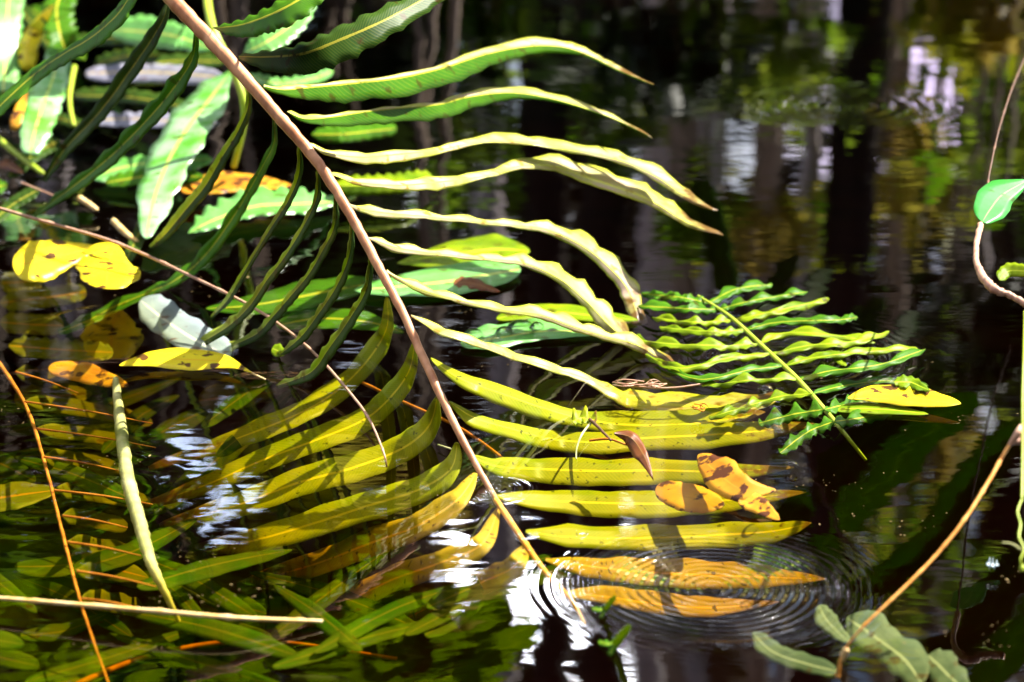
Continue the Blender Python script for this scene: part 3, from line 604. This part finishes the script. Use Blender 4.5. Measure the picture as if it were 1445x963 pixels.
for i in range(16):
    x, y = rb.uniform(-10, 330), rb.uniform(10, 330); a = math.radians(rb.choice([rb.uniform(200, 250), rb.uniform(170, 190), rb.uniform(120, 150)])); l = rb.uniform(80, 170)
    z = .06+.10*rb.random()-y*.0003
    leaf('leaflet', [(x, y), (x+l*.5*math.cos(a), y-l*.5*math.sin(a)-6), (x+l*math.cos(a), y-l*math.sin(a))], [z*.6, z*.4, .012], rb.uniform(7, 13), rb.uniform(8, 14), M[rb.choice(['green', 'dark', 'dark'])], f3, ku=.3, kd=.6, wav=.12)
NREF = (.1, -1)
# fern stalks in the left corner
NREF = (.25, -1)
def stalk(pts, R, mat, label, cat='stem', name='fern_stalk', **kw): return tag(pxtube(name, pts, R, M[mat], jit=.06, **kw), label, cat)
stalk([(105, 95, .09), (98, 140, .07), (104, 178, .05)], [.004, .003], 'rachis_green', 'short yellow green stalk between the glossy leaves at upper left')
stalk([(-10, 190, .05), (20, 215, .035), (60, 245, .02)], [.005, .0035], 'rachis_green', 'yellow green stalk poking down at the left edge')
stalk([(112, 280, .02), (128, 290, .015), (136, 296, .012)], [.004, .003], 'straw', 'short broken yellow stalk stub above the dark water')
stalk([(160, 312, .02), (178, 330, .015), (194, 342, .01)], [.004, .004, .003], 'straw', 'broken olive stalk stub just above the round yellow leaf')

# ------------------------------------------------------------------ floating and submerged leaves
def fleaf(name, pts, z, up, dn, mat, label, cat='leaf', group=None, **kw):
    kw.setdefault('prof', prof_leaf); kw.setdefault('wn', 3); kw.setdefault('wav', .05)
    return tag(leaf(name, pts, z, up, dn, M[mat], **kw), label, cat, group)
fleaf('yellow_leaf', [(18, 375), (50, 370), (90, 360), (142, 350)], .034, [26, 30, 26, 18], [28, 30, 28, 14], 'yellow', 'bright yellow floating leaf with pale wet patches, left one of the touching pair', ku=.55, kd=.5)
fleaf('yellow_leaf', [(150, 408), (152, 385), (155, 365), (165, 346)], .040, 46, 44, 'yellow', 'round yellow leaf with two dark spots under the pink vine', ku=.4, kd=.4)
fleaf('yellow_leaf', [(168, 516), (210, 508), (270, 508), (320, 512), (355, 526)], .009, [4, 12, 17, 14, 6], [4, 10, 16, 12, 5], 'yellow', 'long pointed yellow leaf with brown holes floating at left', ku=.3, kd=.3)
stalk([(350, 524, .008), (362, 530, .006), (375, 536, .002)], [.0012, .0008], 'straw', 'thin yellow leaf stalk trailing from the long pointed leaf')
fleaf('yellow_leaf', [(1196, 562), (1230, 556), (1280, 560), (1330, 568), (1356, 570)], .010, [5, 12, 18, 18, 14], [5, 12, 14, 10, 6], 'yellow', 'yellow speckled leaf floating at right beyond the small frond', ku=.3, kd=.3)
fleaf('green_leaf', [(1176, 578), (1220, 577), (1270, 580), (1310, 585)], .003, 8, 7, 'lime', 'flat green leaf lying wet under the speckled yellow leaf', ku=.1, kd=.1)
fleaf('green_leaf', [(1262, 540), (1285, 540), (1312, 552)], .016, 9, 9, 'lime', 'torn bright green leaf scrap behind the speckled yellow leaf', ku=.4, kd=.4, wav=.3)
fleaf('orange_leaf', [(68, 520), (110, 524), (150, 535), (182, 545)], -.02, 14, 15, 'orange', 'rust orange leaf just under the water at left', ku=.4, kd=.4)
fleaf('yellow_leaf', [(255, 268), (300, 260), (350, 258), (415, 264)], .02, 16, 14, 'orange', 'yellow leaf with black rot behind the left leaflets', ku=.3, kd=.3)
fleaf('yellow_leaf', [(42, 100), (38, 70), (50, 40), (76, 6)], [.10, .13, .15, .2], 15, 14, 'yellow', 'crumpled yellow dry leaf hanging at the top left', ku=.7, kd=.7, curl=.006)
fleaf('orange_leaf', [(18, 185), (26, 160), (38, 125)], [.07, .09, .1], 8, 8, 'orange', 'narrow orange dry leaf hanging beside the left edge', ku=.7, kd=.7)
fleaf('brown_leaf', [(0, 232), (15, 236), (32, 244)], .02, 9, 6, 'brown', 'small brown leaf scrap at the left edge', ku=.5, kd=.5)
fleaf('orange_leaf', [(985, 642), (1010, 665), (1045, 690), (1095, 692)], .014, [10, 26, 28, 14], [10, 24, 24, 14], 'orange', 'curled orange leaf with dark spots standing out of the water', ku=.6, kd=.6)
fleaf('orange_leaf', [(1042, 705), (1065, 712), (1100, 734)], .008, 16, 12, 'orange', 'small orange leaf fragment just below the spotted orange leaf', ku=.5, kd=.4)
fleaf('orange_leaf', [(925, 690), (960, 700), (1000, 708), (1022, 712)], -.012, 20, 20, 'orange', 'red orange submerged leaf next to the spotted orange leaf', ku=.4, kd=.4)
fleaf('brown_leaf', [(866, 612), (890, 618), (908, 642), (922, 678)], [.03, .028, .02, .004], [5, 9, 8, 4], [3, 12, 16, 5], 'brown', 'dark curled brown leaf standing on edge over the yellow leaflets', ku=.5, kd=.9)
fleaf('green_leaf', [(748, 355), (700, 352), (650, 358), (600, 364), (560, 372)], .004, [14, 22, 20, 16, 8], [12, 24, 24, 22, 10], 'lime', 'broad lime green leaf floating behind the midrib', ku=.1, kd=.1)
fleaf('green_leaf', [(735, 380), (690, 388), (630, 398), (560, 405), (500, 410)], .007, 24, 20, 'shiny', 'darker green leaf with water beads floating below the lime leaf', ku=.1, kd=.1)
fleaf('green_leaf', [(650, 485), (700, 478), (770, 468), (860, 470)], .005, 20, 14, 'shiny', 'wet green leaf with bubbles floating under the drooping leaflets', ku=.1, kd=.1, wav=.1)
fleaf('green_leaf', [(530, 400), (470, 410), (410, 422), (350, 432), (290, 436)], -.004, 20, 18, 'green', 'dark green leaf lying in the water behind the left leaflets', ku=.05, kd=.05)
fleaf('green_leaf', [(390, 460), (450, 450), (520, 455), (570, 470)], -.01, 16, 14, 'green', 'dull green submerged leaf beneath the left leaflets', ku=.05, kd=.05)
fleaf('green_leaf', [(384, 492), (393, 496), (402, 500)], .006, 10, 9, 'lime', 'tiny round lime green leaf beside the long pointed yellow leaf', ku=.5, kd=.5)
fleaf('green_leaf', [(700, 450), (760, 440), (840, 446), (900, 452)], .004, 12, 10, 'lime', 'smooth green leaf behind the dipping brown leaflet ends', ku=.05, kd=.05)
NREF = (1, -.6)
fleaf('reflection_leaf', [(198, 424), (230, 450), (275, 480), (325, 505)], -.006, 26, 22, 'bluish', 'leaf with painted bluish white sky reflection under the water beside the yellow ones', ku=.25, kd=.25, prof=prof_leaflet)
fleaf('reflection_leaf', [(1195, 872), (1235, 900), (1275, 930), (1300, 965)], -.022, 28, 24, 'silver', 'broad grey green leaf added for a reflection at the foot of the orange twig', ku=.3, kd=.3, prof=prof_leaflet, wav=.13, wn=2.6)  # grey leaves added under water where leaf reflections lie
fleaf('reflection_leaf', [(1310, 925), (1335, 950), (1370, 985)], -.022, 26, 24, 'silver', 'grey green leaf added for a reflection, cut by the bottom edge at right', ku=.3, kd=.3, wav=.13, wn=2.6)
fleaf('reflection_leaf', [(1062, 893), (1090, 920), (1130, 935), (1180, 948)], -.022, 14, 12, 'silver', 'narrow pale grey leaf added for a reflection left of the orange twig', ku=.3, kd=.3, prof=prof_leaflet, wav=.13, wn=2.6)
fleaf('reflection_leaf', [(1155, 855), (1170, 880), (1200, 908)], -.022, 14, 14, 'silver', 'dim grey green leaf added for a reflection, touching the broad grey one', ku=.3, kd=.3, wav=.13, wn=2.6)
NREF = (.25, -1)
fleaf('brown_leaf', [(640, 400), (665, 400), (705, 412)], .008, 8, 8, 'brown', 'black rotten leaf lump beside the beaded green leaf', ku=.4, kd=.4, wav=.2)
# submerged old frond at left
f4 = empty('fern_frond', atz(60, 640, -.03), 'sunken olive frond with an orange midrib along the left edge', 'fern frond')
pxtube('rachis', [(-10, 500, -.006), (35, 570, -.008), (62, 650, -.008), (85, 740, -.010), (108, 830, -.012), (130, 900, -.02), (155, 970, -.04)], [.0024, .0019, .0016, .0014, .0011, .0008], M['rachis_orange'], f4, jit=.12, n=80)
for i, (a, b) in enumerate([((22, 525), (110, 555)), ((35, 567), (215, 598)), ((52, 605), (220, 632)), ((62, 645), (170, 665)), ((76, 692), (215, 712)), ((88, 728), (180, 745)), ((95, 765), (200, 785)), ((108, 806), (220, 828)), ((115, 845), (200, 860))]):
    leaf('leaflet', [a, ((a[0]+b[0])/2, (a[1]+b[1])/2-2), b], [-.03, -.09, -.11], random.uniform(10, 15), random.uniform(9, 14), M['olive'], f4, ku=.25, kd=.25, wav=.06, wn=3)
    pxtube('midrib', [(a[0], a[1], -.006), ((a[0]+b[0])/2, (a[1]+b[1])/2-2, -.008), (b[0], b[1], -.012)], [.0012, .0010, .0005], M['rachis_orange'], f4, seg=6)
f5 = empty('fern_frond', atz(80, 440, -.03), 'sunken yellow green frond below the two yellow floating leaves', 'fern frond')
pxtube('rachis', [(-40, 520, -.02), (-20, 420, -.02)], [.003, .002], M['rachis_green'], f5)
for a, b in [((0, 428), (122, 412)), ((0, 455), (90, 460)), ((12, 488), (160, 498)), ((0, 400), (60, 395))]:
    leaf('leaflet', [a, ((a[0]+b[0])/2, (a[1]+b[1])/2+1), b], -.04, 15, 14, M['olive'], f5, ku=.2, kd=.2, wav=.08)
for i, (x, y, a) in enumerate([(20, 700, 20), (150, 800, -40), (70, 560, 10), (330, 560, 15)]):
    fleaf('sunken_leaf', [(x-50, y+a*.4), (x, y), (x+60, y-a*.4)], -.05-.02*i, 20, 20, 'olive', ['sunken olive leaf at the left edge crossed by orange veins', 'sunken olive leaf beside the pale reflection streak', 'sunken olive leaf just under the rust orange leaf', 'dim sunken leaf below the long pointed yellow leaf'][i], ku=.2, kd=.2)

f6 = empty('fern_frond', atz(320, 930, -.08), 'sunken dark green frond spread under the water along the lower left', 'fern frond')
NREF = (-.3, -1)
pxtube('rachis', [(60, 990, -.10), (200, 930, -.09), (360, 905, -.09), (560, 930, -.10)], [.003, .0025, .0015], M['rachis_orange'], f6)
for i in range(34):
    x, y = (rb.uniform(0, 640), rb.uniform(855, 985)) if i < 22 else (rb.uniform(-20, 330), rb.uniform(590, 850))
    a = math.radians(rb.uniform(8, 42) if rb.random() < .7 else rb.uniform(135, 170)); l = rb.uniform(120, 280); z = -rb.uniform(.035, .11)
    leaf('leaflet', [(x, y), (x+l*.5*math.cos(a), y-l*.5*math.sin(a)-rb.uniform(-10, 14)), (x+l*math.cos(a), y-l*math.sin(a))], [z, z-.008, z-.025], rb.uniform(9, 17), rb.uniform(9, 17), M['sunken'], f6, ku=.2, kd=.2, wav=.05, wn=3, prof=prof_leaf)
NREF = (.25, -1)
# ------------------------------------------------------------------ vines and twigs
stalk([(-15, 290, .10), (60, 312, .085), (150, 338, .07), (210, 362, .06), (280, 395, .05), (350, 430, .04), (405, 466, .03), (450, 505, .022), (490, 550, .015), (520, 590, .01), (540, 635, .004), (546, 660, -.01)], [.0018, .0018, .0016, .0015, .0014, .0012, .0008], 'twig', 'long thin pink vine slanting across the left side', 'vine', 'vine', knots=12)
stalk([(30, 258, .05), (55, 268, .045), (75, 276, .04)], [.0012, .0010], 'twig', 'short pink twig piece above the long pink vine', 'twig', 'twig')
stalk([(-20, 843, .012), (80, 851, .014), (200, 861, .016), (330, 872, .014), (455, 877, .004)], [.0017, .0018, .0019, .0018, .0014], 'straw', 'straight straw coloured stem floating at the bottom left', 'stem', 'grass_stem', knots=9)
stalk([(500, 535, -.02), (570, 568, -.02), (650, 605, -.02), (720, 655, -.03)], [.0018, .0016], 'rachis_orange', 'sunken reddish twig passing behind the frond midrib', 'twig', 'twig')
tw = empty('twig', atz(1182, 945, 0), 'bare orange twig rising to the right from the lower right water', 'twig')
pxtube('stem', [(1182, 955, -.01), (1190, 922, .01), (1215, 888, .03), (1265, 840, .05), (1320, 785, .07), (1360, 735, .09), (1395, 680, .11), (1425, 628, .13), (1460, 590, .15)], [.0018, .0009, .0010, .0012, .0013, .0014, .0015, .0016], M['orangetwig'], tw, jit=.06, knots=8)
pxtube('joint', [(1188, 925, .008), (1194, 918, .013), (1189, 932, .004)], [.002, .0024, .0018], M['straw'], tw)
for a in ([(1425, 628, .13), (1436, 612, .14), (1440, 600, .145)], [(1428, 624, .13), (1440, 622, .13), (1448, 615, .135)]):
    pxtube('bud', a, [.002, .003, .001], M['twig'], tw)
hv = empty('climbing_vine', atz(1383, 330, .2), 'brown climbing vine with a bright heart shaped leaf at the right edge', 'vine')
pxtube('stem', [(1452, 70, .20), (1432, 115, .20), (1412, 175, .20), (1398, 235, .20), (1390, 285, .20), (1383, 320, .20)], [.0011, .0012, .0011, .0010, .0012], M['darktwig'], hv, jit=.1, knots=10)
pxtube('dry_stem', [(1384, 318, .20), (1378, 345, .195), (1378, 370, .19), (1388, 392, .185), (1402, 408, .18), (1425, 417, .175), (1450, 430, .17)], [.003, .0028, .0028, .0038, .0042, .003, .0034], M['twig'], hv, jit=.14)
NREF = (-.7, -1)
leaf('leaf', [(1386, 314), (1398, 295), (1415, 275), (1450, 255)], [.20, .205, .21, .215], [20, 28, 30, 18], [16, 22, 26, 24], M['heart'], hv, prof=prof_leaf, ku=.6, kd=.6, wav=.04, wn=2)
leaf('leaf', [(1410, 396), (1425, 383), (1455, 384)], [.18, .185, .19], [9, 12, 8], [6, 8, 8], M['lime'], hv, prof=prof_leaflet, ku=.7, kd=.7, wav=.04)
NREF = (.25, -1)
td = empty('tendril', atz(1443, 700, .1), 'slender lime green tendril hanging down the right edge', 'tendril')
pxtube('stem', [(1446, 440, .19), (1445, 500, .18), (1443, 560, .16), (1443, 640, .13), (1442, 705, .11)], [.0011, .0011, .0010], M['rachis_green'], td, jit=.05)
pxtube('curl', [(1442, 705, .11), (1436, 722, .105), (1440, 740, .10), (1438, 758, .095), (1445, 775, .09), (1440, 790, .085), (1443, 800, .08)], [.0008, .0008, .0007], M['rachis_green'], td)
pxtube('fork', [(1414, 766, .09), (1428, 768, .09), (1441, 776, .09)], [.0006, .0008, .0008], M['paletwig'], td)
pxtube('bud', [(1442, 798, .08), (1443, 802, .079), (1443, 806, .078)], [.001, .0026, .001], M['rachis_green'], td)
fleaf('flower_scrap', [(1392, 794), (1400, 797), (1410, 797)], .01, 4, 5, 'bluish', 'tiny white flower scrap floating near the right tendril', 'flower', ku=.5, kd=.5, wav=.4)
# sprouts
for (x, y, s, lb) in ((868, 905, 1, 'small green sprout with a pointed leaf floating at the bottom centre'), (853, 858, .75, 'smaller green sprout just above the other sprout near the ripples')):
    sp = empty('sprout', atz(x, y, 0), lb, 'sprout')
    NREF = (-1, -.5)
    leaf('leaf', [(x-2*s, y+6*s), (x+6*s, y-4*s), (x+21*s, y-22*s)], [.002, .012*s, .03*s], 5*s, 5*s, M['lime'], sp, ku=.8, kd=.8, n=16)
    leaf('leaf', [(x, y+6*s), (x-4*s, y+12*s), (x-8*s, y+20*s)], [.004, .003, .002], 4*s, 4*s, M['green'], sp, ku=.2, kd=.2, n=12)
    leaf('leaf', [(x, y+6*s), (x+1*s, y), (x-3*s, y-6*s)], [.003, .006, .01], 3*s, 3*s, M['silver'], sp, ku=.8, kd=.8, n=12)
    leaf('leaf', [(x-2*s, y+4*s), (x-12*s, y+4*s), (x-24*s, y+1*s)], [.003, .004, .002], 4*s, 4*s, M['green'], sp, ku=.2, kd=.2, n=12)
NREF = (.25, -1)
# rootlets
def rootlets(name, x, y, n, L_, mat, label, seed, z=.01, cat='root'):
    rr = random.Random(seed); o = empty(name, atz(x, y, 0), label, cat)
    for i in range(n):
        a = rr.uniform(-.35, .35)+(math.pi if rr.random() < .5 else 0); l = L_*rr.uniform(.4, 1)
        pxtube('root', [(x+rr.uniform(-L_*.6, L_*.6), y+rr.uniform(-5, 5), z), (x+math.cos(a)*l*.6, y+rr.uniform(-6, 6), z+.003), (x+math.cos(a)*l, y+math.sin(a)*l*.3, z)], [.0007, .0006, .0003], M[mat], o, seg=5, n=10)
    return o
rootlets('root_tuft', 905, 541, 12, 45, 'twig', 'reddish root tuft lying across the dipping leaflet', 3)
stalk([(890, 545, .008), (940, 548, .010), (990, 542, .012), (1035, 531, .014)], [.0010, .0010, .0006], 'twig', 'thin pink twig pointing right from the reddish roots', 'twig', 'twig')
rootlets('root_tuft', 985, 575, 7, 16, 'rachis_orange', 'small orange root tuft on the submerged leaflet', 8)
rootlets('root_tuft', 385, 530, 12, 70, 'darktwig', 'brown fibrous roots under the water near the long yellow leaf', 11, z=-.012)
sd_ = empty('seedling', atz(835, 605, 0), 'pale seedling with a curved stem on the yellow leaflets', 'seedling')
pxtube('stem', [(838, 592, .01), (822, 612, .008), (814, 632, .006), (813, 648, .004)], [.0012, .0010, .0006], M['paletwig'], sd_)
leaf('leaf', [(808, 596), (822, 590), (842, 594)], .012, 9, 8, M['yellowgreen'], sd_, ku=.5, kd=.5, wav=.5, wn=3, n=20)
stalk([(832, 592, .012), (845, 604, .012), (862, 622, .01)], [.0016, .0012], 'darktwig', 'dark twig stub beside the pale seedling', 'twig', 'twig')
stalk([(832, 622, .006), (860, 620, .01), (885, 628, .006), (905, 630, .004)], [.0012, .0010], 'rachis_orange', 'orange curled stalk in front of the dark curled leaf', 'twig', 'twig')
stalk([(618, 628, .004), (650, 640, .006), (640, 652, .002)], [.0009, .0006], 'paletwig', 'tiny pale twig near the base of the midrib', 'twig', 'twig')

# water drops and bubbles
mD, nD = newmat('water_drop')
oD = N(nD, 'ShaderNodeOutputMaterial'); g1 = N(nD, 'ShaderNodeBsdfGlass'); g1.inputs['IOR'].default_value = 1.33; g1.inputs['Roughness'].default_value = 0
L(nD, g1.outputs[0], oD.inputs[0])
mB, nB = newmat('bubble_film')
oB = N(nB, 'ShaderNodeOutputMaterial'); gB = N(nB, 'ShaderNodeBsdfGlossy'); gB.inputs['Roughness'].default_value = .02
tB = N(nB, 'ShaderNodeBsdfTransparent'); fB = N(nB, 'ShaderNodeFresnel'); fB.inputs[0].default_value = 1.45
xB = N(nB, 'ShaderNodeMixShader'); L(nB, fB.outputs[0], xB.inputs[0]); L(nB, tB.outputs[0], xB.inputs[1]); L(nB, gB.outputs[0], xB.inputs[2]); L(nB, xB.outputs[0], oB.inputs[0])
def dome(name, px, py, z, r, mat, label, cat, group, flat=.7):
    c = atz(px, py, z); V, F = [], []
    for j in range(7):
        a = j/6*math.pi/2
        for k in range(14):
            b = 2*math.pi*k/14; V.append(c+Vector((math.cos(a)*math.cos(b)*r, math.cos(a)*math.sin(b)*r, math.sin(a)*r*flat)))
    for j in range(6):
        for k in range(14):
            p, q = j*14+k, j*14+(k+1) % 14; F.append((p, q, q+14, p+14))
    return tag(link(name, V, F, mat), label, cat, group)
for i, (x, y, r) in enumerate([(735, 466, .016), (712, 470, .010), (668, 474, .011), (758, 462, .008), (1080, 551, .008), (1117, 657, .006), (640, 478, .008), (700, 480, .006)]):
    dome('bubble', x, y, .006, r, mB, ['large clear bubble on the wet green leaf', 'round bubble touching the large one on its left', 'bubble on the left half of the wet green leaf', 'small bubble right of the large one', 'single bubble at the tip of a submerged leaflet by the small frond', 'tiny bubble at the leaflet tip above the spotted orange leaf', 'bubble at the left tip of the wet green leaf', 'tiny bubble between the bubbles on the wet green leaf'][i], 'bubble', 'bubbles on the water')
# floating specks: seeds and duckweed bits on the water
rr = random.Random(21); V, F = [], []
cl = [(rr.uniform(0, 1445), rr.uniform(380, 960)) for _ in range(26)]
for _ in range(420):
    q = rr.choice(cl); px, py = q[0]+rr.gauss(0, 45), q[1]+rr.gauss(0, 10)
    if py < 330 or py > 985: continue
    c = atz(px, py, .001); r = rr.uniform(.00015, .0006)*(2.2 if rr.random() < .04 else 1); a0 = rr.uniform(0, 6); el = rr.uniform(1, 3.5)
    b = len(V); ca, sa = math.cos(a0), math.sin(a0)
    for k in range(6):
        a = k*math.pi/3; u, v = math.cos(a)*r*el, math.sin(a)*r; V.append(c+Vector((u*ca-v*sa, u*sa+v*ca, 0)))
    V.append(c+Vector((0, 0, r*.6)))
    for k in range(6): F.append((b+k, b+(k+1) % 6, b+6))
tag(link('floating_specks', V, F, M['crumb']), 'tiny crumbs of plant matter drifting on the pond surface', 'specks', kind='stuff')
